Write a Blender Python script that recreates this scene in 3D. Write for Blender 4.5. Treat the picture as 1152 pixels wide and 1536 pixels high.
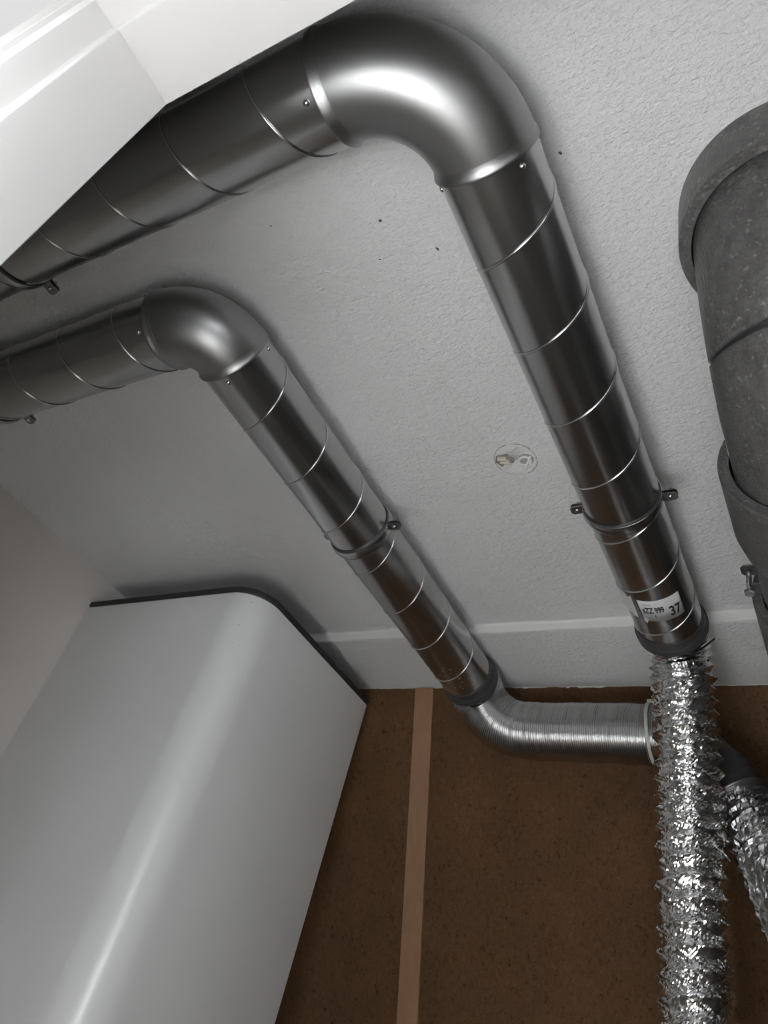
import bpy, bmesh, math, random
import numpy as np
from mathutils import Vector, Matrix, noise

for o in list(bpy.data.objects):
    bpy.data.objects.remove(o, do_unlink=True)
SC = bpy.context.scene
COL = SC.collection
random.seed(7)
RNG = np.random.default_rng(11)

# ------------------------------------------------------------------ camera
F_PX = 1147.72
CAM_RIGHT = Vector((0.8585446557654155, 0.45006620969808153, 0.24564503036830704))
CAM_DOWN = Vector((-0.13169897483429896, 0.6565771030298979, -0.7426721267184204))
CAM_FWD = Vector((-0.49553653153348715, 0.6052659867073893, 0.6229740213290534))
cd = bpy.data.cameras.new('camera')
cam = bpy.data.objects.new('camera', cd)
COL.objects.link(cam)
cam.matrix_world = Matrix((
    (CAM_RIGHT.x, -CAM_DOWN.x, -CAM_FWD.x, 0),
    (CAM_RIGHT.y, -CAM_DOWN.y, -CAM_FWD.y, 0),
    (CAM_RIGHT.z, -CAM_DOWN.z, -CAM_FWD.z, 0),
    (0, 0, 0, 1)))
cd.sensor_fit = 'AUTO'
cd.sensor_width = 36.0
cd.lens = F_PX / 1536.0 * 36.0
cd.clip_start = 0.005
cd.dof.use_dof = True
cd.dof.focus_distance = 1.15
cd.dof.aperture_fstop = 8.0
SC.camera = cam

# ------------------------------------------------------------------ world, lights, exposure
SC.view_settings.view_transform = 'Standard'
SC.view_settings.look = 'None'
SC.view_settings.gamma = 1.0
SC.view_settings.use_curve_mapping = False
SC.view_settings.exposure = -0.15
w = bpy.data.worlds.new('world')
SC.world = w
w.use_nodes = True
w.node_tree.nodes['Background'].inputs[0].default_value = (0.8, 0.9, 1.0, 1)
w.node_tree.nodes['Background'].inputs[1].default_value = 0.25


def area_light(name, loc, target, sx, sy, power, color):
    ld = bpy.data.lights.new(name, 'AREA')
    ld.shape = 'RECTANGLE'
    ld.size = sx
    ld.size_y = sy
    ld.energy = power
    ld.color = color
    o = bpy.data.objects.new(name, ld)
    COL.objects.link(o)
    o.location = loc
    d = Vector(target) - Vector(loc)
    o.rotation_euler = d.to_track_quat('-Z', 'Y').to_euler()
    return o


# daylight entering the landing through its window behind the camera
area_light('window_daylight', (1.80, -1.82, 0.10), (0.0, -1.82, 0.10), 1.1, 1.1, 74, (0.94, 0.97, 1.0))
# added unseen downward lamp, brightens the floor in front of the doorway
patch_lamp = area_light('floor_patch_lamp', (-0.22, -0.53, 0.965), (-0.22, -0.53, -1.0), 0.95, 0.85, 132, (0.93, 0.965, 1.0))
patch_lamp.data.spread = math.radians(55)

# ------------------------------------------------------------------ constants
H = 0.9875          # ceiling height above the camera
FLOOR = -1.35
XL = -1.729         # left wall
XR = 0.25           # right wall
SOFF = 0.967        # dropped strip of ceiling at the back
ZD = 0.91           # axis height of the round steel ducts
R = 0.0625
WT = 0.3747         # y per metre of drop of the leaning back wall


def y_step(x):
    return 1.3834 + 0.0124 * (x + 0.223)


def y_edge(x):
    return 1.6365 + 0.0175 * (x + 0.16)


def ray(u, v):
    return CAM_RIGHT * ((u - 576) / F_PX) + CAM_DOWN * ((v - 768) / F_PX) + CAM_FWD


def at_y(u, v, y):
    r = ray(u, v)
    return r * (y / r.y)


# ------------------------------------------------------------------ materials
def new_mat(name):
    m = bpy.data.materials.new(name)
    m.use_nodes = True
    nt = m.node_tree
    b = nt.nodes['Principled BSDF']
    return m, nt, b


def node(nt, t, **kw):
    n = nt.nodes.new(t)
    for k, v in kw.items():
        setattr(n, k, v)
    return n


def coords(nt, scale=(1, 1, 1)):
    tc = node(nt, 'ShaderNodeNewGeometry')
    mp = node(nt, 'ShaderNodeMapping')
    mp.inputs['Scale'].default_value = scale
    nt.links.new(tc.outputs['Position'], mp.inputs['Vector'])
    return mp.outputs['Vector']


def noise_tex(nt, vec, scale, detail=3, rough=0.5, dist=0.0):
    n = node(nt, 'ShaderNodeTexNoise')
    n.inputs['Scale'].default_value = scale
    n.inputs['Detail'].default_value = detail
    n.inputs['Roughness'].default_value = rough
    n.inputs['Distortion'].default_value = dist
    nt.links.new(vec, n.inputs['Vector'])
    return n.outputs['Fac']


def ramp(nt, fac, stops):
    r = node(nt, 'ShaderNodeValToRGB')
    el = r.color_ramp.elements
    while len(el) > 1:
        el.remove(el[-1])
    el[0].position = stops[0][0]
    el[0].color = (*stops[0][1], 1)
    for p, c in stops[1:]:
        e = el.new(p)
        e.color = (*c, 1)
    nt.links.new(fac, r.inputs['Fac'])
    return r.outputs['Color']


def bump(nt, b, height, strength, dist):
    bn = node(nt, 'ShaderNodeBump')
    bn.inputs['Strength'].default_value = strength
    bn.inputs['Distance'].default_value = dist
    nt.links.new(height, bn.inputs['Height'])
    nt.links.new(bn.outputs['Normal'], b.inputs['Normal'])
    return bn


def plain(name, col, rough=0.5, metal=0.0, var=0.06, scale=25):
    m, nt, b = new_mat(name)
    v = coords(nt)
    f = noise_tex(nt, v, scale, 3)
    lo = tuple(c * (1 - var) for c in col)
    hi = tuple(min(1, c * (1 + var)) for c in col)
    nt.links.new(ramp(nt, f, [(0.3, lo), (0.7, hi)]), b.inputs['Base Color'])
    b.inputs['Roughness'].default_value = rough
    b.inputs['Metallic'].default_value = metal
    return m


def spack_mat():
    m, nt, b = new_mat('spray_plaster')
    v = coords(nt, (0.8, 1.25, 1))
    n1 = noise_tex(nt, v, 120, 4, 0.6, 0.15)
    r1 = ramp(nt, n1, [(0.30, (0, 0, 0)), (0.68, (1, 1, 1))])
    n2 = noise_tex(nt, v, 260, 2, 0.5, 0.2)
    mx = node(nt, 'ShaderNodeMix', data_type='FLOAT')
    mx.inputs[0].default_value = 0.3
    nt.links.new(r1, mx.inputs[2])
    nt.links.new(n2, mx.inputs[3])
    bump(nt, b, mx.outputs[0], 0.85, 0.0040)
    n3 = noise_tex(nt, v, 4, 3)
    nt.links.new(ramp(nt, n3, [(0.3, (0.765, 0.763, 0.762)), (0.7, (0.80, 0.80, 0.80))]), b.inputs['Base Color'])
    b.inputs['Roughness'].default_value = 0.75
    return m


def steel_mat(name, base=0.5, rough=0.27):
    m, nt, b = new_mat(name)
    v = coords(nt)
    f = noise_tex(nt, v, 9, 1, 0.4)
    c0, c1 = base * 0.96, base * 1.04
    nt.links.new(ramp(nt, f, [(0.0, (c0, c0, c0 * 0.99)), (1.0, (c1, c1, c1 * 1.01))]), b.inputs['Base Color'])
    b.inputs['Roughness'].default_value = rough
    b.inputs['Metallic'].default_value = 1.0
    return m


def epp_mat():
    m, nt, b = new_mat('grey_foam')
    v = coords(nt)
    vo = node(nt, 'ShaderNodeTexVoronoi', feature='F1')
    vo.inputs['Scale'].default_value = 230
    nt.links.new(v, vo.inputs['Vector'])
    n = noise_tex(nt, v, 60, 4, 0.65)
    n2 = noise_tex(nt, v, 150, 2, 0.5)
    base = ramp(nt, n, [(0.3, (0.062, 0.060, 0.059)), (0.7, (0.115, 0.112, 0.110))])
    spk = ramp(nt, n2, [(0.60, (0, 0, 0)), (0.72, (1, 1, 1))])
    mx = node(nt, 'ShaderNodeMix', data_type='RGBA')
    nt.links.new(spk, mx.inputs[0])
    nt.links.new(base, mx.inputs[6])
    mx.inputs[7].default_value = (0.19, 0.186, 0.182, 1)
    nt.links.new(mx.outputs[2], b.inputs['Base Color'])
    bump(nt, b, vo.outputs['Distance'], 0.6, 0.0016)
    b.inputs['Roughness'].default_value = 0.36
    return m


def chip_mat():
    m, nt, b = new_mat('brown_chipboard')
    v = coords(nt, (1, 1, 0.7))
    n1 = noise_tex(nt, v, 110, 5, 0.7, 1.2)
    n2 = noise_tex(nt, v, 9, 3)
    col = ramp(nt, n1, [(0.30, (0.032, 0.016, 0.007)), (0.42, (0.120, 0.065, 0.032)), (0.62, (0.155, 0.086, 0.044)), (0.78, (0.235, 0.145, 0.080))])
    tint = ramp(nt, n2, [(0.3, (0.82, 0.80, 0.78)), (0.7, (1.08, 1.05, 1.0))])
    mx = node(nt, 'ShaderNodeMix', data_type='RGBA', blend_type='MULTIPLY')
    mx.inputs[0].default_value = 1
    nt.links.new(col, mx.inputs[6])
    nt.links.new(tint, mx.inputs[7])
    nt.links.new(mx.outputs[2], b.inputs['Base Color'])
    bump(nt, b, n1, 0.6, 0.003)
    b.inputs['Roughness'].default_value = 0.8
    b.inputs['Specular IOR Level'].default_value = 0.2
    return m


def batten_mat():
    m, nt, b = new_mat('brown_hardboard')
    v = coords(nt, (60, 60, 3))
    n = noise_tex(nt, v, 1, 4)
    nt.links.new(ramp(nt, n, [(0.3, (0.31, 0.172, 0.096)), (0.7, (0.355, 0.20, 0.114))]), b.inputs['Base Color'])
    b.inputs['Roughness'].default_value = 0.6
    return m


def foil_mat(name, base=0.82, rough=0.16, scale=170):
    m, nt, b = new_mat(name)
    v = coords(nt)
    vo = node(nt, 'ShaderNodeTexVoronoi', feature='F1')
    vo.inputs['Scale'].default_value = scale
    nt.links.new(v, vo.inputs['Vector'])
    n = noise_tex(nt, v, scale * 2.2, 3, 0.6)
    mx = node(nt, 'ShaderNodeMix', data_type='FLOAT')
    mx.inputs[0].default_value = 0.35
    nt.links.new(vo.outputs['Distance'], mx.inputs[2])
    nt.links.new(n, mx.inputs[3])
    bump(nt, b, mx.outputs[0], 0.12, 0.003)
    b.inputs['Base Color'].default_value = (base, base, base, 1)
    b.inputs['Metallic'].default_value = 1
    b.inputs['Roughness'].default_value = rough
    return m


def cab_mat():
    m, nt, b = new_mat('white_enamel')
    v = coords(nt)
    f = noise_tex(nt, v, 6, 3)
    nt.links.new(ramp(nt, f, [(0.3, (0.66, 0.66, 0.655)), (0.7, (0.69, 0.69, 0.685))]), b.inputs['Base Color'])
    b.inputs['Roughness'].default_value = 0.29
    f2 = noise_tex(nt, v, 900, 2)
    bump(nt, b, f2, 0.05, 0.0005)
    return m


def wood_floor_mat():
    m, nt, b = new_mat('pale_floor')
    v = coords(nt, (8, 1.2, 1))
    n = noise_tex(nt, v, 6, 5, 0.6, 0.5)
    nt.links.new(ramp(nt, n, [(0.3, (0.50, 0.49, 0.475)), (0.7, (0.58, 0.57, 0.555))]), b.inputs['Base Color'])
    b.inputs['Roughness'].default_value = 0.45
    return m


def concrete_mat():
    m, nt, b = new_mat('warm_grey_floor')
    v = coords(nt)
    n = noise_tex(nt, v, 12, 5, 0.6)
    nt.links.new(ramp(nt, n, [(0.3, (0.29, 0.265, 0.23)), (0.7, (0.36, 0.33, 0.29))]), b.inputs['Base Color'])
    b.inputs['Roughness'].default_value = 0.7
    return m


M = {}
M['spack'] = spack_mat()
M['smooth_wall'] = plain('smooth_wall_paint', (0.68, 0.64, 0.61), 0.7, 0, 0.03, 3)
M['dark_wall'] = plain('fill_cut_dark', (0.07, 0.062, 0.055), 0.7, 0, 0.1, 9)  # unseen right wall, colour darkened to cut fill light at the back
M['white_paint'] = plain('white_gloss_paint', (0.53, 0.52, 0.51), 0.40, 0, 0.015, 4)
M['strip_paint'] = plain('strip_paint', (0.80, 0.80, 0.79), 0.6, 0, 0.03, 12)
M['landing_wall'] = plain('landing_wall_paint', (0.52, 0.515, 0.51), 0.8, 0, 0.02, 2)
M['steel'] = steel_mat('galvanised_steel', 0.47, 0.26)
M['elbow_steel'] = steel_mat('pressed_steel', 0.33, 0.40)
M['rib_steel'] = steel_mat('seam_steel', 0.62, 0.25)
M['bright_steel'] = steel_mat('zinc_screw', 0.62, 0.22)
M['dark_steel'] = steel_mat('dull_zinc', 0.30, 0.38)
M['alu'] = steel_mat('ribbed_aluminium', 0.58, 0.22)
M['foil'] = foil_mat('crinkled_foil', 0.88, 0.14)
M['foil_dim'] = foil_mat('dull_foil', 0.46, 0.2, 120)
M['rubber'] = plain('black_rubber', (0.018, 0.018, 0.018), 0.55, 0, 0.2, 60)
M['grey_rubber'] = plain('grey_rubber', (0.050, 0.050, 0.051), 0.36, 0, 0.1, 60)
M['black_plastic'] = plain('black_plastic', (0.012, 0.012, 0.012), 0.35, 0, 0.1, 60)
M['dark_sleeve'] = plain('dark_grey_sleeve', (0.035, 0.035, 0.04), 0.45, 0, 0.2, 80)
M['tie'] = plain('ivory_nylon', (0.62, 0.62, 0.54), 0.4, 0, 0.06, 80)
M['clear_wire'] = steel_mat('spring_wire', 0.7, 0.2)
M['epp'] = epp_mat()
M['scratch'] = plain('pale_scratch', (0.34, 0.335, 0.33), 0.7, 0, 0.2, 300)
M['bare'] = plain('plaster_shade', (0.40, 0.39, 0.375), 0.85, 0, 0.1, 120)  # grey standing in for shade under the wire loop and in the rim crack
M['white_plastic'] = plain('white_plastic', (0.85, 0.85, 0.84), 0.45, 0, 0.02, 60)
M['chip'] = chip_mat()
M['batten'] = batten_mat()
M['cab'] = cab_mat()
M['floor'] = concrete_mat()
M['landing_floor'] = wood_floor_mat()
M['paper'] = plain('label_paper', (0.62, 0.62, 0.62), 0.55, 0, 0.04, 90)
M['ink'] = plain('label_ink', (0.012, 0.012, 0.012), 0.5, 0, 0.1, 90)
M['ink_grey'] = plain('label_grey_ink', (0.30, 0.30, 0.30), 0.5, 0, 0.1, 90)
M['chip_hole'] = plain('dark_plaster_chip', (0.10, 0.09, 0.08), 0.9, 0, 0.3, 200)
M['copper'] = plain('rusty_wire', (0.16, 0.055, 0.03), 0.5, 0.3, 0.4, 200)
M['cream_plastic'] = plain('cream_plastic', (0.74, 0.71, 0.62), 0.4, 0, 0.05, 90)
M['recess'] = plain('plaster_recess', (0.26, 0.24, 0.21), 0.8, 0, 0.2, 90)


# ------------------------------------------------------------------ object helpers
def wloc(p):
    v = Vector((0, 0, 0))
    while p is not None:
        v = v + p.location
        p = p.parent
    return v


def obj(name, verts, faces, mat, parent=None, smooth=True, origin=None, sharp=None):
    """one mesh object from world coordinates"""
    base = wloc(parent)
    verts = [Vector(v) for v in verts]
    if origin is None:
        lo = Vector((min(v.x for v in verts), min(v.y for v in verts), min(v.z for v in verts)))
        hi = Vector((max(v.x for v in verts), max(v.y for v in verts), max(v.z for v in verts)))
        origin = (lo + hi) / 2
    origin = Vector(origin)
    me = bpy.data.meshes.new(name)
    me.from_pydata([v - origin for v in verts], [], faces)
    me.validate()
    bm = bmesh.new()
    bm.from_mesh(me)
    bmesh.ops.recalc_face_normals(bm, faces=bm.faces)
    bm.to_mesh(me)
    bm.free()
    me.materials.append(mat)
    if smooth:
        me.shade_smooth()
        if sharp:
            me.set_sharp_from_angle(angle=math.radians(sharp))
    o = bpy.data.objects.new(name, me)
    COL.objects.link(o)
    o.parent = parent
    o.location = origin - base
    return o


def thing(name, label, cat, loc, group=None):
    o = bpy.data.objects.new(name, None)
    o.empty_display_size = 0.05
    COL.objects.link(o)
    o.location = loc
    o['label'] = label
    o['category'] = cat
    if group:
        o['group'] = group
    return o


def tag(o, label, cat, group=None):
    o['label'] = label
    o['category'] = cat
    if group:
        o['group'] = group
    return o


def struct(o):
    o['kind'] = 'structure'
    return o


class MB:
    def __init__(self):
        self.v, self.f = [], []

    def add(self, verts, faces):
        n = len(self.v)
        self.v += [tuple(x) for x in verts]
        self.f += [tuple(i + n for i in f) for f in faces]

    def box(self, a, b):
        x0, y0, z0 = a
        x1, y1, z1 = b
        self.add([(x0, y0, z0), (x1, y0, z0), (x1, y1, z0), (x0, y1, z0), (x0, y0, z1), (x1, y0, z1), (x1, y1, z1), (x0, y1, z1)],
                 [(0, 3, 2, 1), (4, 5, 6, 7), (0, 1, 5, 4), (1, 2, 6, 5), (2, 3, 7, 6), (3, 0, 4, 7)])

    def prism(self, pts, d):
        """closed polygon pts (3D) extruded by vector d"""
        n = len(pts)
        d = Vector(d)
        a = [Vector(p) for p in pts]
        self.add(a + [p + d for p in a], [tuple(range(n))[::-1], tuple(range(n, 2 * n))] + [(i, (i + 1) % n, n + (i + 1) % n, n + i) for i in range(n)])

    def obox(self, c, ux, uy, uz, sx, sy, sz):
        c = Vector(c)
        ux, uy, uz = Vector(ux) * sx / 2, Vector(uy) * sy / 2, Vector(uz) * sz / 2
        p = [c + ux * i + uy * j + uz * k for k in (-1, 1) for (i, j) in ((-1, -1), (1, -1), (1, 1), (-1, 1))]
        self.add(p, [(0, 3, 2, 1), (4, 5, 6, 7), (0, 1, 5, 4), (1, 2, 6, 5), (2, 3, 7, 6), (3, 0, 4, 7)])

    def obj(self, name, mat, parent=None, smooth=False, sharp=None):
        return obj(name, self.v, self.f, mat, parent, smooth, None, sharp)


def frames(P):
    """rotation minimising frames along the polyline P (n,3)"""
    P = np.asarray(P, float)
    T = np.gradient(P, axis=0)
    T /= np.linalg.norm(T, axis=1)[:, None]
    t0 = T[0]
    up = np.array([0, 0, 1.0]) if abs(t0[2]) < 0.9 else np.array([0, 1.0, 0])
    U = np.zeros_like(P)
    u = up - t0 * (up @ t0)
    U[0] = u / np.linalg.norm(u)
    for i in range(1, len(P)):
        u = U[i - 1] - T[i] * (U[i - 1] @ T[i])
        U[i] = u / np.linalg.norm(u)
    V = np.cross(T, U)
    return T, U, V


def sweep(P, rad, nth=48, cap=False, phase=0.0):
    """tube along P; rad: scalar, per-row array or (rows, nth) array"""
    P = np.asarray(P, float)
    T, U, V = frames(P)
    n = len(P)
    rad = np.asarray(rad, float)
    if rad.ndim == 0:
        rad = np.full((n, nth), float(rad))
    elif rad.ndim == 1:
        rad = np.repeat(rad[:, None], nth, 1)
    th = np.linspace(0, 2 * np.pi, nth, endpoint=False) + phase
    ring = P[:, None, :] + rad[:, :, None] * (np.cos(th)[None, :, None] * U[:, None, :] + np.sin(th)[None, :, None] * V[:, None, :])
    verts = ring.reshape(-1, 3).tolist()
    faces = []
    for i in range(n - 1):
        for j in range(nth):
            k = (j + 1) % nth
            faces.append((i * nth + j, i * nth + k, (i + 1) * nth + k, (i + 1) * nth + j))
    if cap:
        faces.append(tuple(range(nth))[::-1])
        faces.append(tuple((n - 1) * nth + j for j in range(nth)))
    return verts, faces


def lathe(origin, axis, prof, nth=64):
    """closed (s, r) profile loop turned about an axis"""
    origin, axis = np.array(origin, float), np.array(axis, float)
    axis /= np.linalg.norm(axis)
    a = np.array([0, 0, 1.0]) if abs(axis[2]) < 0.9 else np.array([0, 1.0, 0])
    u = a - axis * (a @ axis)
    u /= np.linalg.norm(u)
    v = np.cross(axis, u)
    verts, faces = [], []
    n = len(prof)
    for s, r in prof:
        for j in range(nth):
            t = 2 * math.pi * j / nth
            verts.append(tuple(origin + axis * s + r * (math.cos(t) * u + math.sin(t) * v)))
    for i in range(n):
        k = (i + 1) % n
        for j in range(nth):
            l = (j + 1) % nth
            faces.append((i * nth + j, i * nth + l, k * nth + l, k * nth + j))
    return verts, faces


def torus_prof(s, r, a, b=None, n=8):
    b = b or a
    return [(s + a * math.cos(2 * math.pi * i / n), r + b * math.sin(2 * math.pi * i / n)) for i in range(n)]


def catmull(pts, step):
    pts = [np.array(p, float) for p in pts]
    pts = [2 * pts[0] - pts[1]] + pts + [2 * pts[-1] - pts[-2]]
    out = []
    for i in range(1, len(pts) - 2):
        p0, p1, p2, p3 = pts[i - 1:i + 3]
        for t in np.linspace(0, 1, 60, endpoint=False):
            out.append(0.5 * ((2 * p1) + (-p0 + p2) * t + (2 * p0 - 5 * p1 + 4 * p2 - p3) * t * t + (-p0 + 3 * p1 - 3 * p2 + p3) * t ** 3))
    out.append(pts[-2])
    out = np.array(out)
    L = np.r_[0, np.cumsum(np.linalg.norm(np.diff(out, axis=0), axis=1))]
    n = max(3, int(round(L[-1] / step)) + 1)
    s = np.linspace(0, L[-1], n)
    return np.stack([np.interp(s, L, out[:, k]) for k in range(3)], 1), s


# ------------------------------------------------------------------ the setting
# ceiling, with the dropped strip along the back wall
xs0, xs1 = -1.78, XR + 0.05
mb = MB()
mb.prism([(xs0, 0.1, H), (xs1, 0.1, H), (xs1, y_step(xs1) + 0.006, H), (xs0, y_step(xs0) + 0.006, H)], (0, 0, 0.06))
ceiling = struct(mb.obj('ceiling', M['spack']))
mb = MB()
mb.add([(xs0, y_step(xs0) + 0.007, SOFF), (xs1, y_step(xs1) + 0.007, SOFF), (xs1, 1.75, SOFF), (xs0, 1.75, SOFF),
        (xs0, y_step(xs0) + 0.007, H + .06), (xs1, y_step(xs1) + 0.007, H + .06), (xs1, 1.75, H + .06), (xs0, 1.75, H + .06)],
       [(0, 3, 2, 1), (4, 5, 6, 7), (1, 2, 6, 5), (2, 3, 7, 6), (3, 0, 4, 7)])
mb.obj('soffit', M['spack'], ceiling)
mb = MB()   # smooth sloping lip of the step
n = 40
for i in range(n):
    xa, xb = xs0 + (xs1 - xs0) * i / n, xs0 + (xs1 - xs0) * (i + 1) / n
    P = []
    for x in (xa, xb):
        j = 0.0012 * math.sin(x * 9) + 0.0008 * math.sin(x * 23 + 1)
        y = y_step(x)
        P.append([(x, y - 0.003 + j, H - 0.0003), (x, y + 0.002 + j, H - 0.004), (x, y + 0.006, SOFF + 0.003), (x, y + 0.011, SOFF - 0.0006), (x, y + 0.012, H + 0.01), (x, y - 0.003 + j, H + 0.01)])
    mb.add(P[0] + P[1], [(k, (k + 1) % 6, 6 + (k + 1) % 6, 6 + k) for k in range(6)])
mb.obj('soffit_lip', M['strip_paint'], ceiling)
# ragged edge of white paint where the ceiling meets the chipboard
mb = MB()
x = -1.25
nrm = Vector((0, -0.936, -0.351))
while x < 0.3:
    wd = random.uniform(0.006, 0.03)
    dz = random.choice([0.0006, 0.001, 0.0015, 0.0022, 0.003]) if x > -0.76 else random.choice([0.0006, 0.001])
    dz2 = dz * random.uniform(0.4, 1.0)
    ya, yb = y_edge(x), y_edge(x + wd)
    top = SOFF + 0.001
    P = [(x, ya, top), (x + wd, yb, top), (x + wd, yb + (dz2) * WT, SOFF - dz2), (x + wd * .5, (ya + yb) / 2 + dz * WT, SOFF - dz * 1.2), (x, ya + dz * WT, SOFF - dz)]
    mb.prism(P, nrm * 0.0012)
    x += wd
o = mb.obj('paint_edge', M['strip_paint'], ceiling)
o['kind'] = 'stuff'
# small dark chips knocked out of the plaster
for (x, y, a) in ((-0.4912, 0.3853, 0.3), (-0.4304, 0.4528, 1.2), (-0.2268, 0.3846, 0.6), (-0.655, 0.335, 0.2), (-0.52, 0.44, 0.8)):
    big = 0.0035 if y > 0.34 and x > -0.5 else 0.0016
    P = []
    for k in range(9):
        t = 2 * math.pi * k / 9
        r = big * random.uniform(0.6, 1.1)
        P.append((x + r * math.cos(t) * math.cos(a) - 0.6 * r * math.sin(t) * math.sin(a), y + r * math.cos(t) * math.sin(a) + 0.6 * r * math.sin(t) * math.cos(a), H - 0.0006))
    mb = MB()
    mb.prism(P, (0, 0, 0.001))
    mb.obj('plaster_chip', M['chip_hole'], ceiling)

# walls of the cupboard
mb = MB()
mb.box((XL - 0.06, 0.1, FLOOR), (XL, 2.65, H + 0.06))
wall_left = struct(mb.obj('wall_left', M['smooth_wall']))
mb = MB()
mb.box((XR, 0.1, FLOOR), (XR + 0.06, 2.65, H + 0.06))
wall_right = struct(mb.obj('wall_right', M['dark_wall']))

# leaning back wall of chipboard panels with a batten over the joint
wall_back = bpy.data.objects.new('wall_back', None)
COL.objects.link(wall_back)
wall_back.location = (-0.6, 2.0, 0)
wall_back['kind'] = 'structure'


def back_pt(x, z, out=0.0):
    """point on the chipboard at x, z; out = distance proud of it"""
    return Vector((x, y_edge(x) + (SOFF - z) * WT, z)) + nrm * out


def back_slab(name, xa, xb, z0, z1, out0, out1, mat, nseg=1):
    mb = MB()
    P = [back_pt(xa, z0, out1), back_pt(xb, z0, out1), back_pt(xb, z1, out1), back_pt(xa, z1, out1)]
    mb.prism(P, nrm * (out0 - out1))
    return mb.obj(name, mat, wall_back)


XB0, XB1 = -1.0235, -0.9695
back_slab('chipboard_panel', XL - 0.03, -0.998, FLOOR, SOFF + 0.03, -0.018, 0.0, M['chip'])
back_slab('chipboard_panel', -0.994, XR + 0.03, FLOOR, SOFF + 0.03, -0.018, 0.0, M['chip'])
back_slab('batten', XB0, XB1, FLOOR, SOFF - 0.0005, 0.0, 0.0055, M['batten'])

# floors
mb = MB()
mb.box((XL - 0.06, 0.02, FLOOR - 0.05), (XR + 0.06, 2.65, FLOOR))
floor = struct(mb.obj('floor', M['floor']))
mb = MB()
mb.box((-1.9, -2.5, FLOOR - 0.05), (1.9, 0.02, FLOOR))
struct(mb.obj('floor_landing', M['landing_floor']))
mb = MB()
mb.box((-1.9, -2.5, H), (1.9, 0.1, H + 0.06))
struct(mb.obj('ceiling_landing', M['landing_wall']))
mb = MB()
mb.box((-1.9, -2.5, FLOOR), (-1.84, 0.0, H))
struct(mb.obj('wall_landing_left', M['landing_wall']))
mb = MB()
mb.box((1.84, -2.5, FLOOR), (1.9, 0.0, H))
struct(mb.obj('wall_landing_right', M['landing_wall']))
mb = MB()
mb.box((-1.9, -2.5, FLOOR), (1.9, -2.42, H))
struct(mb.obj('wall_landing_back', M['landing_wall']))

# front wall of the cupboard with the doorway the camera stands in
JX, JZ = -0.52, 0.736     # clear edges of the doorway
JR = 0.21
FO = 0.03                 # frame thickness up to the wall
mb = MB()
mb.box((-1.9, -0.012, FLOOR), (JX - FO, 0.0985, H))
mb.box((JR + FO, -0.012, FLOOR), (1.9, 0.0985, H))
mb.box((JX - FO, -0.012, JZ + FO), (JR + FO, 0.0985, H))
struct(mb.obj('wall_front', M['landing_wall']))

door = bpy.data.objects.new('door_1', None)
COL.objects.link(door)
door.location = (JX, 0.05, FLOOR)
door['kind'] = 'structure'
# frame section, measured as (outward offset from the clear opening, y)
SEC = [(0.0, 0.0988), (0.0, 0.0275)]
for k in range(1, 6):
    a = math.radians(18 * k)
    SEC.append((0.004 - 0.004 * math.cos(a), 0.0275 - 0.004 * math.sin(a)))
SEC += [(0.0125, 0.0235)]
SEC += [(0.0145, 0.0222), (0.0160, -0.0030), (0.0185, -0.0048), (0.0450, -0.0135), (0.0450, -0.0185), (0.22, -0.0185), (0.22, -0.0125),
        (FO - 0.002, -0.0125), (FO - 0.002, 0.0988)]


def frame_piece(name, ends):
    """ends: two functions mapping (offset, y) to a point, so the cut is a mitre"""
    n = len(SEC)
    v = [ends[0](o, y) for o, y in SEC] + [ends[1](o, y) for o, y in SEC]
    f = [tuple(range(n)), tuple(range(n, 2 * n))[::-1]] + [(i, (i + 1) % n, n + (i + 1) % n, n + i) for i in range(n)]
    return obj(name, v, f, M['white_paint'], door, True, None, 30)


g = 0.00012   # hairline of the mitre
frame_piece('jamb', [lambda o, y: (JX - o, y, FLOOR), lambda o, y: (JX - o, y, JZ + o - g)])
frame_piece('jamb', [lambda o, y: (JR + o, y, FLOOR), lambda o, y: (JR + o, y, JZ + o - g)])
frame_piece('header', [lambda o, y: (JX - o + g, y, JZ + o), lambda o, y: (JR + o - g, y, JZ + o)])

# ------------------------------------------------------------------ round steel ducts
def screw_head(p, nrm_, parent, r=0.0038, name='screw'):
    nrm_ = Vector(nrm_).normalized()
    prof = [(-0.002, 0.0006), (-0.002, r), (0.0004, r), (0.0018, r * 0.85), (0.0026, r * 0.5), (0.0029, 0.0006)]
    v, f = lathe(p, nrm_, prof, 12)
    return obj(name, v, f, M['bright_steel'], parent, True, None, 40)


def helix_rib(axis, c, s0, s1, fn, r=R, tube=0.0020, name='seam_rib', parent=None):
    """raised lock seam; fn(theta) gives the position along the axis, theta in radians counted downwards"""
    pts = []
    t = -160.0
    while t < 160:
        s = fn(t)
        if s0 <= s <= s1:
            if axis == 'Y':
                pts.append((c[0] + r * math.cos(-t), s, c[1] + r * math.sin(-t)))
            else:
                pts.append((s, c[0] + r * math.cos(-t), c[1] + r * math.sin(-t)))
        t += math.radians(6)
    v, f = sweep(pts, tube, 6, True)
    return obj(name, v, f, M['rib_steel'], parent)


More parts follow.
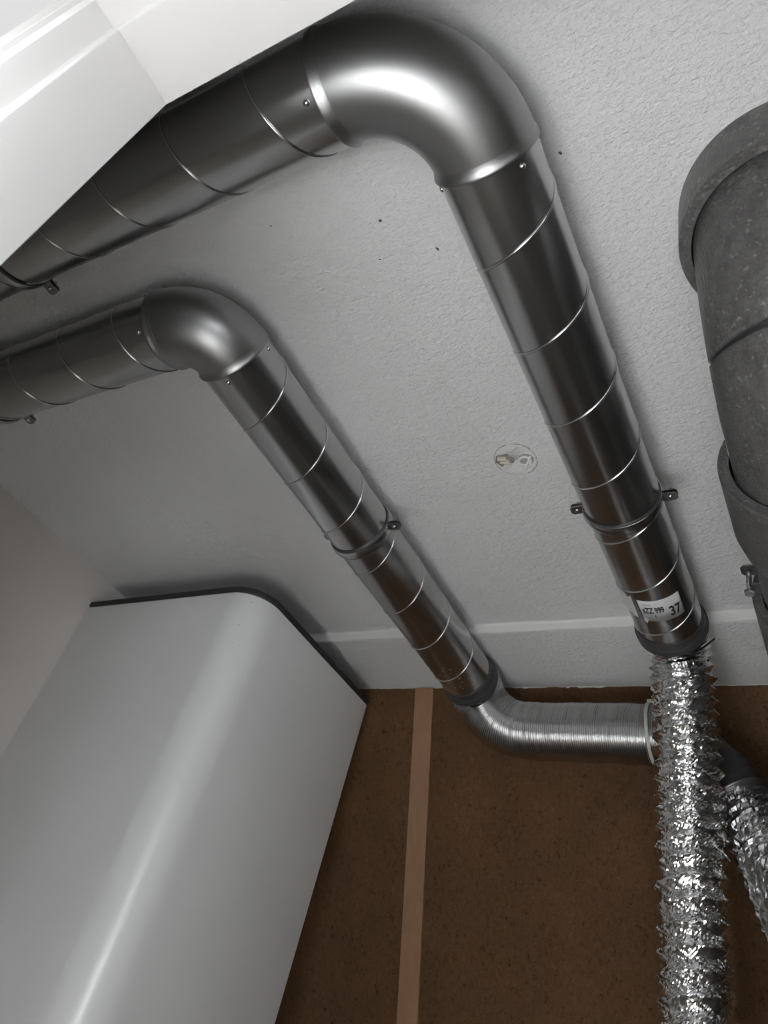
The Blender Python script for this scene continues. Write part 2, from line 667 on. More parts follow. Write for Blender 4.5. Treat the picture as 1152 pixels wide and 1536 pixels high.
def steel_duct(label, c_run, x_leg_end, y_leg, y_run_end, rho, pitch, run_phase, leg_phase, loc_screws_run, loc_screws_leg, group):
    """leg along -X at y_leg, elbow, run along +Y at x=c_run"""
    t = thing('spiral_duct', label, 'duct', (c_run, y_leg + rho, ZD), group)
    ye, xe = y_leg + rho, c_run - rho       # elbow ends
    # run
    P = [(c_run, y, ZD) for y in np.linspace(ye - 0.004, y_run_end, 12)]
    v, f = sweep(P, R, 72)
    run = obj('straight_pipe', v, f, M['steel'], t)
    helix_rib('Y', (c_run, ZD), ye + 0.006, y_run_end - 0.03, lambda a: run_phase + a / (2 * math.pi) * pitch, parent=run)
    # leg
    P = [(x, y_leg, ZD) for x in np.linspace(xe + 0.004, x_leg_end, 12)]
    v, f = sweep(P, R, 72)
    leg = obj('straight_pipe', v, f, M['steel'], t)
    helix_rib('X', (y_leg, ZD), x_leg_end + 0.01, xe - 0.006, lambda a: leg_phase - a / (2 * math.pi) * pitch, parent=leg)
    # elbow
    cx, cy = c_run - rho, y_leg + rho
    P = []
    for a in np.linspace(0, math.pi / 2, 40):
        P.append((cx + rho * math.sin(a), cy - rho * math.cos(a), ZD))
    v, f = sweep(P, R + 0.0008, 72)
    el = obj('elbow', v, f, M['elbow_steel'], t)
    # pressed weld ridge round the outside of the bend
    for (org, ax) in (((c_run, ye, ZD), (0, 1, 0)), ((xe, y_leg, ZD), (-1, 0, 0))):
        prof = [(-0.009, R - 0.001), (-0.009, R + 0.0010), (-0.005, R + 0.0014), (-0.001, R + 0.0026), (0.0015, R + 0.0038), (0.0038, R + 0.0044), (0.0052, R + 0.0040), (0.0058, R + 0.0026), (0.0059, R - 0.001)]
        v, f = lathe(org, ax, prof, 72)
        obj('collar_bead', v, f, M['elbow_steel'], el, True, None, 50)
    for a in loc_screws_run:
        a = math.radians(a)
        d = Vector((math.cos(a), 0, math.sin(a)))
        screw_head(Vector((c_run, ye + 0.017, ZD)) + d * (R + 0.0002), d, t)
    for a in loc_screws_leg:
        a = math.radians(a)
        d = Vector((0, math.cos(a), math.sin(a)))
        screw_head(Vector((xe - 0.017, y_leg, ZD)) + d * (R + 0.0002), d, t)
    return t


UP_X, UP_Y, UP_RHO = -0.29, 0.191, 0.130
LO_X, LO_Y, LO_RHO = -0.797, 0.4025, 0.070
UP_END, LO_END = 1.318, 1.500
GRP = 'spiral steel ducts under the ceiling'
upper = steel_duct('long-bend galvanised spiral duct nearest the doorway, ending in a foil hose', UP_X, XL, UP_Y, UP_END, UP_RHO, 0.1365, 0.3935, -0.4487 - 0.137 * 10, [-41, -162, 80], [-102, 165], GRP)
lower = steel_duct('tight-bend galvanised spiral duct above the white cabinet, ending in a ribbed hose', LO_X, XL, LO_Y, LO_END, LO_RHO, 0.135, 0.547, -1.000 - 0.137 * 10, [-81, 7], [-125, 170], GRP)


def cuff(parent, x, y0, y1, z, rings):
    prof = [(y0 - 0.0, R - 0.0005), (y0, R + 0.0022), (y0 + 0.002, R + 0.0030)]
    yy = y0 + 0.002
    L = y1 - y0 - 0.004
    for k in range(rings):
        a = y0 + 0.002 + L * (0.45 + 0.5 * k / rings)
        prof += [(a, R + 0.0032), (a + L * 0.03, R + 0.0062), (a + L * 0.09, R + 0.0066), (a + L * 0.12, R + 0.0036)]
    prof += [(y1 - 0.001, R + 0.0036), (y1, R + 0.0020), (y1, R - 0.0005)]
    v, f = lathe((x, 0, z), (0, 1, 0), prof, 72)
    return obj('rubber_cuff', v, f, M['grey_rubber'], parent, True, None, 45)


c1 = cuff(upper, UP_X, 1.282, 1.322, ZD, 3)
c2 = cuff(lower, LO_X, 1.460, 1.505, ZD, 3)


# tie strap of each cuff: a thin black band round the hose end with a loose tail
def tie_band(parent, x, y, z, r, tail):
    prof = [(-0.0022, r), (-0.0022, r + 0.0014), (0.0022, r + 0.0014), (0.0022, r)]
    v, f = lathe((x, y, z), (0, 1, 0), prof, 64)
    b = obj('tie_strap', v, f, M['black_plastic'], parent, False)
    if tail:
        pts, _ = catmull(tail, 0.004)
        T, U, V = frames(pts)
        mb = MB()
        for i in range(len(pts) - 1):
            a, c = pts[i], pts[i + 1]
            wv, tv = V[i] * 0.0022, U[i] * 0.0007
            wv2, tv2 = V[i + 1] * 0.0022, U[i + 1] * 0.0007
            q = [a - wv - tv, a + wv - tv, a + wv + tv, a - wv + tv, c - wv2 - tv2, c + wv2 - tv2, c + wv2 + tv2, c - wv2 + tv2]
            mb.add(q, [(0, 1, 5, 4), (1, 2, 6, 5), (2, 3, 7, 6), (3, 0, 4, 7), (0, 3, 2, 1), (4, 5, 6, 7)])
        mb.obj('strap_tail', M['black_plastic'], b)
    return b


tie_band(upper, UP_X, 1.3175, ZD, R + 0.0030, [(UP_X + 0.030, 1.320, ZD - 0.063), (UP_X + 0.052, 1.3195, ZD - 0.052), (UP_X + 0.078, 1.3185, ZD - 0.030)])
tie_band(lower, LO_X, 1.5000, ZD, R + 0.0030, [(LO_X + 0.010, 1.502, ZD - 0.068), (LO_X + 0.034, 1.501, ZD - 0.062), (LO_X + 0.060, 1.499, ZD - 0.036)])
# rusty twist of wire at the underside of the cuffs
for (par, x, y, seed) in ((upper, UP_X - 0.022, 1.326, 1), (lower, LO_X - 0.028, 1.503, 2)):
    random.seed(seed)
    pts = []
    for k in range(9):
        pts.append((x + 0.0028 * k - 0.008 + random.uniform(-0.002, 0.002), y + random.uniform(-0.003, 0.003), ZD - 0.0655 + random.uniform(-0.003, 0.0025)))
    p, _ = catmull(pts, 0.002)
    v, f = sweep(p, 0.0011, 6, True)
    obj('twisted_wire', v, f, M['copper'] if seed == 1 else M['dark_steel'], par)

# printed label wrapped round the upper duct
def on_duct(a, y, lift=0.0):
    """a: arc length round the duct from its lowest line, towards +X"""
    t = -math.pi / 2 + a / R
    return Vector((UP_X + (R + lift) * math.cos(t), y, ZD + (R + lift) * math.sin(t)))


def label_quad(name, a0, a1, ya, yb, lift, mat, parent, n=14, skew=0.0, thick=0.0003):
    """strip between two edges; ya, yb are functions of a giving its two y edges"""
    v, f = [], []
    for i in range(n + 1):
        a = a0 + (a1 - a0) * i / n
        for (yy, l) in ((ya(a), lift), (yb(a), lift), (yb(a), lift + thick), (ya(a), lift + thick)):
            v.append(on_duct(a, yy, l))
    for i in range(n):
        for k in range(4):
            f.append((4 * i + k, 4 * i + (k + 1) % 4, 4 * (i + 1) + (k + 1) % 4, 4 * (i + 1) + k))
    f += [(0, 1, 2, 3), (4 * n + 3, 4 * n + 2, 4 * n + 1, 4 * n)]
    return obj(name, v, f, mat, parent)


LA0, LA1, LY0, LY1 = -0.0240, 0.0525, 1.1430, 1.2050
sk = lambda a: 0.05 * a
sticker = label_quad('sticker', LA0, LA1, lambda a: LY0 + sk(a), lambda a: LY1 + sk(a), 0.0003, M['paper'], upper, 20)


def text_on_duct(txt, a_left, y_base, h, mat, squash=1.0, name='lettering', lift=0.0010):
    """letters whose tops point towards the doorway (-Y), reading towards +X"""
    cu = bpy.data.curves.new('lettering_curve', 'FONT')
    cu.body = txt
    cu.size = h / 0.70
    cu.resolution_u = 3
    cu.offset = 0.030 * cu.size
    to = bpy.data.objects.new('lettering_tmp', cu)
    COL.objects.link(to)
    dg = bpy.context.evaluated_depsgraph_get()
    me = bpy.data.meshes.new_from_object(to.evaluated_get(dg))
    bpy.data.objects.remove(to, do_unlink=True)
    bm = bmesh.new()
    bm.from_mesh(me)
    bmesh.ops.triangulate(bm, faces=bm.faces)
    for _ in range(3):
        bmesh.ops.subdivide_edges(bm, edges=[e for e in bm.edges if e.calc_length() > 0.004], cuts=1)
        bmesh.ops.triangulate(bm, faces=bm.faces)
    bm.to_mesh(me)
    bm.free()
    v = []
    for p in me.vertices:
        a = a_left + p.co.x * squash
        v.append(on_duct(a, y_base + sk(a) - p.co.y, lift))
    f = [tuple(p.vertices) for p in me.polygons]
    return obj(name, v, f, mat, sticker, False)


text_on_duct('37', 0.0258, 1.1945, 0.0255, M['ink'], 0.59)
text_on_duct('aZZ 999', -0.0190, 1.1790, 0.0165, M['ink'], 0.45)
text_on_duct('1', -0.0020, 1.1910, 0.0060, M['ink'])
for (a0, a1, yy, th) in ((-0.018, -0.001, 1.1520, 0.0008), (-0.017, -0.003, 1.1555, 0.0007), (0.004, 0.010, 1.1510, 0.0010), (-0.0165, -0.005, 1.1805, 0.0008), (-0.014, -0.006, 1.1930, 0.0010), (-0.002, 0.002, 1.1930, 0.0010)):
    label_quad('printed_line', a0, a1, lambda a, yy=yy: yy + sk(a), lambda a, yy=yy, th=th: yy + th + sk(a), 0.0006, M['ink_grey'], sticker, 6, thick=0.0001)
# curled, half torn flap of the same label on the far side of the pipe
v, f = [], []
n = 12
for i in range(n + 1):
    a = -0.0700 + 0.036 * i / n
    for j in range(6):
        yy = 1.120 + 0.058 * j / 5 + 0.006 * math.sin(i * 0.9) * (j == 0) + 0.6 * (a + 0.070)
        lift = 0.0006 + 0.0035 * (j / 5) ** 2 * (0.4 + 0.6 * math.sin(i * 0.8) ** 2)
        v.append(on_duct(a, yy, lift))
for i in range(n):
    for j in range(5):
        f.append((i * 6 + j, i * 6 + j + 1, (i + 1) * 6 + j + 1, (i + 1) * 6 + j))
fl = obj('torn_flap', v, f, M['paper'], sticker, True)
mb = MB()
q = [on_duct(-0.0245, 1.2030, 0.0006), on_duct(-0.0205, 1.1930, 0.0006), on_duct(-0.0150, 1.2000, 0.0010), on_duct(-0.0200, 1.2120, 0.0012)]
mb.prism(q, (0, 0, -0.0006))
mb.obj('torn_corner', plain('white_label_back', (0.9, 0.9, 0.9), 0.5), sticker)

# ------------------------------------------------------------------ pipe clamps
def pipe_clamp(axis, c, s, label, flange_angles, tilt=0.0):
    """two-piece clamp round a duct; axis 'X' or 'Y', c = duct axis (other coordinate), s = place along the axis"""
    if axis == 'Y':
        org, ax, out = Vector((c, s, ZD)), Vector((0, 1, 0)), Vector((1, 0, 0))
    else:
        org, ax, out = Vector((s, c, ZD)), Vector((1, 0, 0)), Vector((0, 1, 0))
    ax = (ax + out * tilt).normalized()
    out = (out - ax * out.dot(ax)).normalized()
    t = thing('pipe_clamp', label, 'clamp', org, 'clamps holding the spiral ducts')
    prof = [(-0.0095, R + 0.0022), (-0.0085, R + 0.0040), (-0.0045, R + 0.0046), (0.0, R + 0.0056), (0.0045, R + 0.0046), (0.0085, R + 0.0040), (0.0095, R + 0.0022)]
    v, f = lathe(org, ax, prof, 64)
    obj('band', v, f, M['steel'], t, True, None, 40)
    prof = [(-0.0125, R + 0.0004), (-0.0125, R + 0.0022), (-0.0115, R + 0.0030), (0.0115, R + 0.0030), (0.0125, R + 0.0022), (0.0125, R + 0.0004)]
    v, f = lathe(org, ax, prof, 64)
    obj('rubber_liner', v, f, M['grey_rubber'], t, True, None, 40)
    for sgn in (1, -1):
        d = out * sgn
        for dz, nm in ((-0.0035, 'flange'), (0.0035, 'flange')):
            mb = MB()
            c0 = org + d * (R + 0.0045) + Vector((0, 0, dz))
            w0, L = 0.0090, 0.0215
            pts = []
            for (a, b) in ((-0.002, -w0), (L - 0.004, -w0), (L, -w0 * 0.55), (L, w0 * 0.55), (L - 0.004, w0), (-0.002, w0)):
                pts.append(c0 + d * a + ax * b - Vector((0, 0, 0.001)))
            mb.prism(pts, (0, 0, 0.002))
            mb.obj(nm, M['dark_steel'], t)
        p = org + d * (R + 0.0045 + 0.0105)
        sc = screw_head(p + Vector((0, 0, -0.0045)), (0, 0, -1), t, 0.0042, 'clamp_screw')
        v, f = sweep([p + Vector((0, 0, z)) for z in (-0.006, 0.004, 0.014)], 0.0022, 10, True)
        obj('screw_shank', v, f, M['bright_steel'], sc)
    # threaded rod and nut up to the ceiling
    top = org + Vector((0, 0, R + 0.003))
    v, f = sweep([top, Vector((top.x, top.y, H - 0.0035)), Vector((top.x, top.y, H))], 0.004, 10, True)
    obj('threaded_rod', v, f, M['dark_steel'], t)
    return t


pipe_clamp('Y', UP_X, 0.945, 'steel clamp round the long-bend duct, midway down its sloping run', None, 0.02)
pipe_clamp('Y', LO_X, 0.925, 'steel clamp round the tight-bend duct, level with the black cabinet rim', None, 0.02)
pipe_clamp('X', UP_Y, -1.028, 'dark clamp on the long-bend duct at the left picture edge under the white frame', None)
pipe_clamp('X', LO_Y, -1.330, 'dark clamp on the tight-bend duct at the far left above bare wall', None)

# ------------------------------------------------------------------ crinkled foil hose hanging from the upper duct
def crinkle_tube(path, r0, ridge, pitch, step, nth, amp, seed, twist=1.0, fine=0.6, sharp=2.4, pleat=0.0):
    rng = np.random.default_rng(seed)
    P, s = catmull(path, step)
    n = len(P)
    th = np.linspace(0, 2 * np.pi, nth, endpoint=False)
    pit = pitch(s) if callable(pitch) else np.full(n, pitch)
    turns = np.cumsum(np.r_[0, np.diff(s)] / pit)
    ph = turns[:, None] - twist * th[None, :] / (2 * np.pi)
    ph = ph - np.floor(ph)
    prof = np.abs(ph - 0.5) * 2            # 1 on the wire, 0 between the wires
    prof = prof ** sharp
    rad = r0 + ridge * prof
    # crumple: random facets, weaker on the wire itself
    coarse = rng.normal(0, 1, (n, nth))
    k2 = rng.normal(0, 1, (n // 3 + 3, nth // 3))
    ii = np.linspace(0, n // 3 + 1, n)
    jj = np.arange(nth) * (nth // 3) / nth
    i0 = np.floor(ii).astype(int)
    j0 = np.floor(jj).astype(int) % (nth // 3)
    j1 = (j0 + 1) % (nth // 3)
    fi, fj = (ii - i0)[:, None], (jj - np.floor(jj))[None, :]
    big = (k2[i0][:, j0] * (1 - fi) * (1 - fj) + k2[i0 + 1][:, j0] * fi * (1 - fj) + k2[i0][:, j1] * (1 - fi) * fj + k2[i0 + 1][:, j1] * fi * fj)
    if pleat:      # radial gathers in the foil between two turns of the wire
        tt = turns * 2
        npl = nth // 2
        k3 = rng.normal(0, 1, (int(tt.max()) + 3, npl))
        a0 = np.floor(tt).astype(int)
        fa = (tt - a0)[:, None]
        jq = (np.arange(nth)[None, :] * npl / nth + 6.0 * tt[:, None]) % npl
        q0 = np.floor(jq).astype(int) % npl
        q1 = (q0 + 1) % npl
        fq = jq - np.floor(jq)
        A0, A1 = k3[a0], k3[a0 + 1]
        g0 = np.take_along_axis(A0, q0, 1) * (1 - fq) + np.take_along_axis(A0, q1, 1) * fq
        g1 = np.take_along_axis(A1, q0, 1) * (1 - fq) + np.take_along_axis(A1, q1, 1) * fq
        rad = rad + pleat * (g0 * (1 - fa) + g1 * fa)
    rad = rad + amp * (fine * coarse + big) * (0.35 + 0.65 * (1 - prof))
    rad = rad + 0.0012 * rng.random((n, nth)) * (prof > 0.8)
    return sweep(P, rad, nth)


hose = thing('foil_hose', 'crinkled silver foil hose hanging straight down from the long-bend duct', 'hose', (-0.283, 1.40, 0.85))
path = [(-0.290, 1.320, 0.910), (-0.290, 1.345, 0.903), (-0.288, 1.378, 0.880), (-0.285, 1.402, 0.830), (-0.283, 1.420, 0.740), (-0.283, 1.448, 0.600), (-0.280, 1.462, 0.42), (-0.279, 1.480, 0.25), (-0.279, 1.500, 0.10), (-0.279, 1.515, -0.25)]
v, f = crinkle_tube(path, 0.0512, 0.0115, lambda s: np.interp(s, [0, 0.15, 0.5, 1.2], [0.019, 0.024, 0.034, 0.036]), 0.0030, 120, 0.0009, 5, 1.5, 0.35, 1.2, 0.0009)
obj('foil_skin', v, f, M['foil'], hose, False)
v, f = lathe((UP_X, 1.334, 0.9065), (0, 1, -0.28), torus_prof(0, 0.0655, 0.0012, n=6), 64)
obj('end_wire', v, f, M['clear_wire'], hose)
prof = [(-0.010, 0.0632), (-0.010, 0.0640), (0.010, 0.0605), (0.010, 0.0595)]
v, f = lathe((UP_X, 1.331, 0.9085), (0, 1, -0.15), prof, 64)
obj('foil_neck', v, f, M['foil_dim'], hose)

# ------------------------------------------------------------------ ribbed aluminium hose from the lower duct
flex = thing('ribbed_hose', 'ribbed aluminium hose bending from the tight-bend duct to run along the chipboard', 'hose', (-0.6, 1.59, 0.82))
path = [(LO_X, 1.497, 0.910), (LO_X, 1.525, 0.907), (-0.790, 1.553, 0.890), (-0.765, 1.575, 0.862), (-0.722, 1.587, 0.838), (-0.665, 1.590, 0.828), (-0.56, 1.591, 0.826), (-0.45, 1.592, 0.825), (-0.36, 1.594, 0.822), (-0.325, 1.596, 0.818)]
P, s = catmull(path, 0.0010)
pit = 0.0047
rib_h = np.interp(s, np.arange(0, 1.2, pit), RNG.uniform(0.0010, 0.0024, len(np.arange(0, 1.2, pit))))
rad = 0.0645 + rib_h * np.sin(2 * np.pi * s / pit) + 0.0004 * np.sin(s * 61) + 0.0003 * np.sin(s * 143 + 1)
th = np.linspace(0, 2 * np.pi, 64, endpoint=False)
rad = rad[:, None] + 0.0004 * np.sin(3 * th[None, :] + 9 * s[:, None])
v, f = sweep(P, rad, 64)
obj('ribbed_skin', v, f, M['alu'], flex)

# ivory cable tie round the ribbed hose
tie = thing('cable_tie', 'ivory plastic cable tie round the end of the ribbed aluminium hose', 'cable tie', (-0.382, 1.593, 0.824))
prof = [(-0.0034, 0.0664), (-0.0034, 0.0686), (0.0034, 0.0686), (0.0034, 0.0664)]
v, f = lathe((-0.387, 1.5935, 0.824), (1, 0.0, 0.05), prof, 64)
obj('strap', v, f, M['tie'], tie, False)
mb = MB()
mb.obox((-0.3890, 1.560, 0.886), (1, 0, 0), (0, 0.9, 0.44), (0, -0.44, 0.9), 0.009, 0.008, 0.0075)
mb.obj('locking_head', M['tie'], tie)

# ------------------------------------------------------------------ second foil hose, lower right, continuing the ribbed one
hose2 = thing('sleeved_hose', 'dark sleeved hose with crumpled foil, descending at lower right behind the hanging foil hose', 'hose', (-0.15, 1.5, 0.7))
p0 = Vector((-0.318, 1.596, 0.816))
p1 = at_y(1063, 1145, 1.592)
p2 = at_y(1092, 1172, 1.565)
p3 = at_y(1120, 1215, 1.556)
p4 = at_y(1147, 1262, 1.512)
p5 = at_y(1180, 1325, 1.450)
p6 = at_y(1225, 1420, 1.37)
full, s = catmull([p0, p1, p2, p3, p4, p5, p6], 0.0015)
uL = s / s[-1]
# split: plastic sleeve, wire-wound neck, foil
iA = int(np.argmin(np.linalg.norm(full - np.array(at_y(1112, 1203, 1.563)), axis=1)))
iB = int(np.argmin(np.linalg.norm(full - np.array(at_y(1122, 1220, 1.550)), axis=1)))
r_s = 0.056 + 0.0005 * np.sin(s[:iA + 3] * 400)
v, f = sweep(full[:iA + 3], r_s, 48)
obj('plastic_sleeve', v, f, M['dark_sleeve'], hose2)
seg = full[iA - 6:iB + 6]
ss = s[iA - 6:iB + 6]
v, f = sweep(seg, 0.0575 + 0.0022 * np.abs(np.sin(ss * math.pi / 0.008)), 48)
obj('wire_winding', v, f, M['dark_steel'], hose2)
ctrl = [tuple(full[i]) for i in np.linspace(iB, len(full) - 1, 7).astype(int)]
v, f = crinkle_tube(ctrl, 0.0540, 0.0095, 0.034, 0.0038, 84, 0.0013, 9, 1.0, 0.5, 2.0, 0.001)
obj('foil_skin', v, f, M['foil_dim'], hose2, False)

# ------------------------------------------------------------------ grey foam duct at the right
EX, EY, EZ, ER = 0.009, 0.541, 0.800, 0.1085
epp = thing('foam_duct', 'thick dark grey foam duct curving from the ceiling along the right picture edge', 'duct', (EX, EY, H))
NR = 96
rings = [(0.0116, 0.5398, H, 0.1265), (0.0045, 0.5411, H - 0.0700, 0.1192), (0.0042, 0.5411, H - 0.0725, 0.1178), (0.0115, 0.5455, H - 0.0725, 0.1125), (0.0115, 0.5440, H, 0.1125)]
v, f = [], []
for (x, y, z, r) in rings:
    for k in range(NR):
        t = 2 * math.pi * k / NR
        v.append((x + r * math.cos(t), y + r * math.sin(t), z))
for i in range(len(rings)):
    for k in range(NR):
        a, b = i * NR, ((i + 1) % len(rings)) * NR
        f.append((a + k, a + (k + 1) % NR, b + (k + 1) % NR, b + k))
obj('ceiling_collar', v, f, M['epp'], epp, True, None, 35)
rho = 0.175
cy, cz = EY + rho, EZ + rho


def elbow_surface(a_list, r_list, shear=math.radians(11), nth=96):
    v, f = [], []
    for a_row, r in zip(a_list, r_list):
        for k in range(nth):
            ps = 2 * math.pi * k / nth
            a = a_row - shear * math.cos(ps)
            ac = min(max(a, 0.0), math.pi / 2)
            e = Vector((0, -math.cos(ac), -math.sin(ac)))
            tan = Vector((0, math.sin(ac), -math.cos(ac)))
            p = Vector((EX, cy, cz)) + e * (rho + r * math.cos(ps)) + tan * ((a - ac) * rho)
            p.x += r * math.sin(ps)
            v.append(p)
    for i in range(len(a_list) - 1):
        for k in range(nth):
            l = (k + 1) % nth
            f.append((i * nth + k, i * nth + l, (i + 1) * nth + l, (i + 1) * nth + k))
    return v, f


A_S = math.radians(62)
up = list(np.linspace(math.radians(12), A_S - 0.022, 60)) + [A_S - 0.014, A_S - 0.010]
v, f = elbow_surface(up, [ER] * 60 + [ER - 0.0012, ER - 0.0050])
obj('elbow_half', v, f, M['epp'], epp)
dn = [A_S + 0.010, A_S + 0.014] + list(np.linspace(A_S + 0.022, math.pi / 2 + 0.62, 60))
v, f = elbow_surface(dn, [ER - 0.0050, ER - 0.0012] + [ER] * 60)
obj('elbow_half', v, f, M['epp'], epp)
v, f = elbow_surface([A_S - 0.014, A_S, A_S + 0.014], [ER - 0.0048] * 3)
obj('joint_groove', v, f, M['rubber'], epp)
# scratches and pale nicks in the skin of the foam
for (ps, a, L, wd) in ((-1.50, 78, 0.030, 0.0006), (-1.42, 84, 0.016, 0.0005), (-1.38, 95, 0.018, 0.0005), (-1.45, 100, 0.010, 0.0006)):
    a = math.radians(a)
    pts = []
    for k in range(6):
        aa = a + L * (k / 5) / rho
        q = ps + 0.02 * k / 5
        ac = min(aa, math.pi / 2)
        e = Vector((0, -math.cos(ac), -math.sin(ac)))
        tan = Vector((0, math.sin(ac), -math.cos(ac)))
        p = Vector((EX, cy, cz)) + e * (rho + (ER + 0.0001) * math.cos(q)) + tan * ((aa - ac) * rho)
        p.x += (ER + 0.0001) * math.sin(q)
        pts.append(tuple(p))
    vv, ff = sweep(pts, wd, 5, True)
    obj('scratch', vv, ff, M['scratch'], epp)


def coupler(y0, y1, name='coupling'):
    prof = [(y0, ER + 0.0035), (y0, 0.1245), (y0 + 0.003, 0.1268), (y1 - 0.035, 0.1262), (y1 - 0.004, 0.1205), (y1, 0.1175), (y1, ER - 0.002), (y0 + 0.03, ER - 0.002), (y0 + 0.03, ER + 0.0035)]
    v, f = lathe((EX, 0, EZ), (0, 1, 0), prof, 96)
    return obj(name, v, f, M['epp'], epp, True, None, 35)


coupler(0.785, 0.94)
v, f = sweep([(EX, y, EZ) for y in np.linspace(0.90, 1.14, 12)], ER, 96)
obj('straight_pipe', v, f, M['epp'], epp)
coupler(1.078, 1.25)
v, f = sweep([(EX, y, EZ) for y in np.linspace(1.20, 1.52, 12)], ER, 96)
obj('straight_pipe', v, f, M['epp'], epp)
# clamp round the foam duct with its long bolt
CY = 1.048
fc = thing('foam_duct_clamp', 'steel clamp with a long vertical bolt beside the grey foam duct', 'clamp', (EX, CY, EZ))
prof = [(-0.012, ER + 0.0003), (-0.012, ER + 0.0025), (0.012, ER + 0.0025), (0.012, ER + 0.0003)]
v, f = lathe((EX, CY, EZ), (0, 1, 0), prof, 72)
obj('band', v, f, M['dark_steel'], fc, True, None, 40)
bx = EX - ER - 0.017
for (z, nm) in ((EZ + 0.0225, 'flange'), (EZ - 0.014, 'flange')):
    mb = MB()
    P = [(EX - ER + 0.003, CY - 0.0115, z), (bx - 0.006, CY - 0.0115, z), (bx - 0.011, CY - 0.006, z), (bx - 0.011, CY + 0.006, z), (bx - 0.006, CY + 0.0115, z), (EX - ER + 0.003, CY + 0.0115, z)]
    if nm == 'flange' and z < EZ:
        P = [(EX - ER + 0.003, CY - 0.0115, z), (bx + 0.004, CY - 0.0115, z), (bx + 0.004, CY + 0.0115, z), (EX - ER + 0.003, CY + 0.0115, z)]
    mb.prism(P, (0, 0, 0.003))
    mb.obj(nm, M['dark_steel'], fc)
v, f = sweep([(bx, CY, z) for z in (EZ + 0.032, EZ, EZ - 0.018)], 0.0041, 12, True)
bolt = obj('bolt', v, f, M['bright_steel'], fc)
v, f = lathe((bx, CY, EZ - 0.0175), (0, 0, -1), [(0, 0.0005), (0, 0.0084), (0.0045, 0.0084), (0.006, 0.007), (0.006, 0.0005)], 6)
obj('bolt_head', v, f, M['bright_steel'], bolt, False)
mb = MB()
mb.box((EX - 0.005, CY - 0.005, EZ + ER + 0.002), (EX + 0.005, CY + 0.005, H))
mb.obj('hanger_rod', M['dark_steel'], fc)

# ------------------------------------------------------------------ white cabinet on the left wall
cab = thing('boiler_cabinet', 'white sheet-metal cabinet with rounded corner and black top rim', 'cabinet', (-1.45, 1.32, 0.2))


def outline(off=0.0, nseg=14):
    """plan outline, front-left first, going to the right and back"""
    A = Vector((XL + 0.002, 1.0535, 0))
    B = Vector((-1.139, 1.0535, 0))
    C = Vector((-1.139, 1.585, 0))
    D = Vector((XL + 0.002, 1.585, 0))
    pts = [A + Vector((0, -off, 0))]
    rc = 0.085
    c = Vector((B.x - rc, B.y + rc, 0))
    for k in range(nseg + 1):
        a = -math.pi / 2 + math.pi / 2 * k / nseg
        pts.append(c + Vector((math.cos(a), math.sin(a), 0)) * (rc + off))
    rc2 = 0.006
    c = Vector((C.x - rc2, C.y - rc2, 0))
    for k in range(5):
        a = math.pi / 2 * k / 4
        pts.append(c + Vector((math.cos(a), math.sin(a), 0)) * (rc2 + off))
    pts.append(D + Vector((0, off, 0)))
    return pts


CT, CB = 0.8960, -0.42


def cab_part(name, layers, mat, sharp=25):
    v, f = [], []
    n = None
    for (off, z) in layers:
        p = outline(off)
        n = len(p)
        v += [(q.x, q.y, z) for q in p]
    L = len(layers)
    for i in range(L - 1):
        for j in range(n):
            k = (j + 1) % n
            f.append((i * n + j, i * n + k, (i + 1) * n + k, (i + 1) * n + j))
    f.append(tuple(range(n))[::-1])
    f.append(tuple((L - 1) * n + j for j in range(n)))
    return obj(name, v, f, mat, cab, True, None, sharp)


cab_part('body', [(-0.003, CB), (0.0, CB + 0.003), (0.0, CT - 0.012), (0.0, CT - 0.004), (-0.0015, CT - 0.001), (-0.004, CT)], M['cab'])
cab_part('top_rim', [(-0.004, CT - 0.002), (0.0010, CT - 0.0015), (0.0032, CT + 0.001), (0.0036, CT + 0.010), (0.0020, CT + 0.0135), (-0.003, CT + 0.0145)], M['rubber'])
for (u, vv, rr) in ((377, 903, 0.0018), (359, 937, 0.0016), (349, 964, 0.0012)):
    r = ray(u, vv)
    best = None
    pts = outline(0.0)
    for i in range(len(pts) - 1):
        a, b = pts[i], pts[i + 1]
        d = b - a
        den = r.x * d.y - r.y * d.x
        if abs(den) < 1e-9:
            continue
        tt = (a.x * d.y - a.y * d.x) / den
        uu = (a.x * r.y - a.y * r.x) / den
        if tt > 0 and 0 <= uu <= 1 and (best is None or tt < best[0]):
            best = (tt, Vector((d.y, -d.x, 0)).normalized())
    p = r * best[0]
    v, f = lathe(p, best[1], [(-0.001, 0.0003), (-0.001, rr), (0.0003, rr * 0.9), (0.0005, 0.0003)], 8)
    obj('dirt_mark', v, f, plain('grey_scuff', (0.42, 0.41, 0.40), 0.6), cab)

# ------------------------------------------------------------------ painted-over ceiling outlet
BX, BY, BR = -0.467, 0.8795, 0.0385
box = thing('ceiling_outlet', 'painted-over round ceiling outlet with exposed connectors between the two ducts', 'outlet', (BX, BY, H))
v, f = lathe((BX, BY, H), (0, 0, -1), [(-0.001, 0.0005), (-0.001, BR), (0.0012, BR - 0.0006), (0.0020, BR - 0.003), (0.0016, BR - 0.006), (0.0016, 0.0005)], 48)
disc = obj('cover_disc', v, f, M['spack'], box)


def on_ceil(dx, dy, dz):
    return Vector((BX + dx, BY + dy, H - dz))


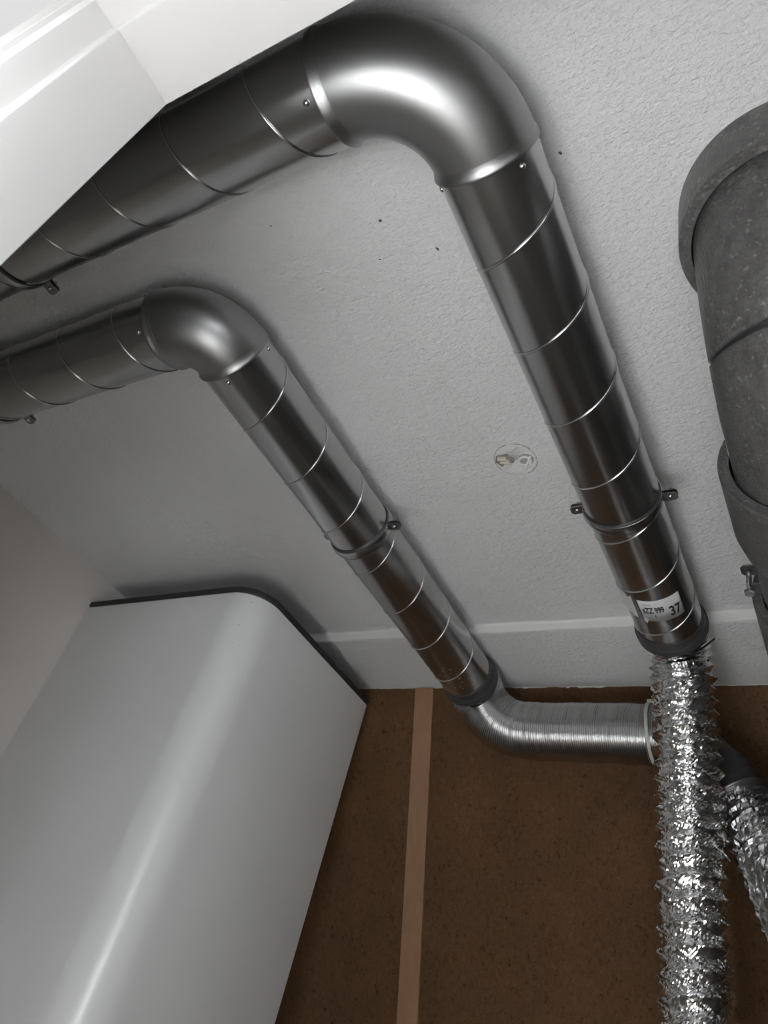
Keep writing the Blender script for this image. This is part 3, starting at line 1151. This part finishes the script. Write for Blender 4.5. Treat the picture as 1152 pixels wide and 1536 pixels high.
mb = MB()   # open pocket in the plaster where the connectors sit
P = [on_ceil(-0.0375, -0.004, 0.0019), on_ceil(-0.031, -0.019, 0.0019), on_ceil(-0.010, -0.019, 0.0019), on_ceil(-0.001, -0.003, 0.0019), on_ceil(-0.004, 0.004, 0.0019), on_ceil(-0.012, 0.006, 0.0019), on_ceil(-0.030, 0.009, 0.0019)]
mb.prism(P, (0, 0, -0.0005))
mb.obj('pocket', M['recess'], box)
for k in range(3):
    mb = MB()
    dx, dy, L = [(-0.0215, -0.0125, 0.0150), (-0.0185, -0.0045, 0.0160), (-0.0160, 0.0035, 0.0125)][k]
    mb.obox(on_ceil(dx, dy, 0.0055), (0.97, 0.22, 0), (-0.22, 0.97, 0), (0, 0, 1), L, 0.0048, 0.006)
    mb.obj('connector', M['cream_plastic'], box)
mb = MB()   # darker disc under the wire loop, gap shade put into its colour
P = []
for k in range(16):
    a = 2 * math.pi * k / 16
    P.append(on_ceil(0.0185 + 0.0150 * math.cos(a), 0.002 + 0.0135 * math.sin(a), 0.0019))
mb.prism(P, (0, 0, -0.0005))
mb.obj('loop_shade', M['bare'], box)
for (a0, a1) in ((150, 262), (20, 75), (285, 330)):    # crack round parts of the rim, its shadow put into the colour
    pts = [on_ceil((BR + 0.0004) * math.cos(math.radians(a)), (BR + 0.0004) * math.sin(math.radians(a)), 0.0002) for a in np.linspace(a0, a1, 24)]
    v, f = sweep(pts, 0.0006, 6, True)
    obj('rim_crack', v, f, M['bare'], box)
# loop of stiff white wire
pts = []
for k in range(15):
    a = math.radians(60 - 330 * k / 14)
    pts.append(on_ceil(0.0175 + 0.0110 * math.cos(a), 0.002 + 0.0095 * math.sin(a), 0.0050))
p, _ = catmull(pts, 0.0012)
v, f = sweep(p, 0.0024, 8, True)
obj('wire_loop', v, f, M['white_plastic'], box)
p, _ = catmull([on_ceil(0.031, -0.007, 0.005), on_ceil(0.024, 0.003, 0.006), on_ceil(0.016, 0.014, 0.005), on_ceil(0.011, 0.022, 0.004)], 0.002)
v, f = sweep(p, 0.0025, 8, True)
obj('wire_end', v, f, M['white_plastic'], box)

# pale specks and rust freckles near the lower end of the tight-bend duct
random.seed(21)
mb = MB()
for k in range(46):
    y = random.gauss(1.385, 0.028)
    t = math.radians(random.gauss(-72, 16))
    r = random.uniform(0.0005, 0.0013)
    e = Vector((math.cos(t), 0, math.sin(t)))
    c = Vector((LO_X, min(y, 1.445), ZD)) + e * (R + 0.0001)
    u, w_ = Vector((-math.sin(t), 0, math.cos(t))), Vector((0, 1, 0))
    P = [c + (u * math.cos(q) + w_ * math.sin(q) * random.uniform(0.6, 1.3)) * r for q in np.linspace(0, 2 * math.pi, 6, endpoint=False)]
    mb.prism(P, e * 0.0002)
o = mb.obj('dirt_specks', plain('pale_dirt', (0.36, 0.27, 0.22), 0.8), lower)
o['kind'] = 'stuff'
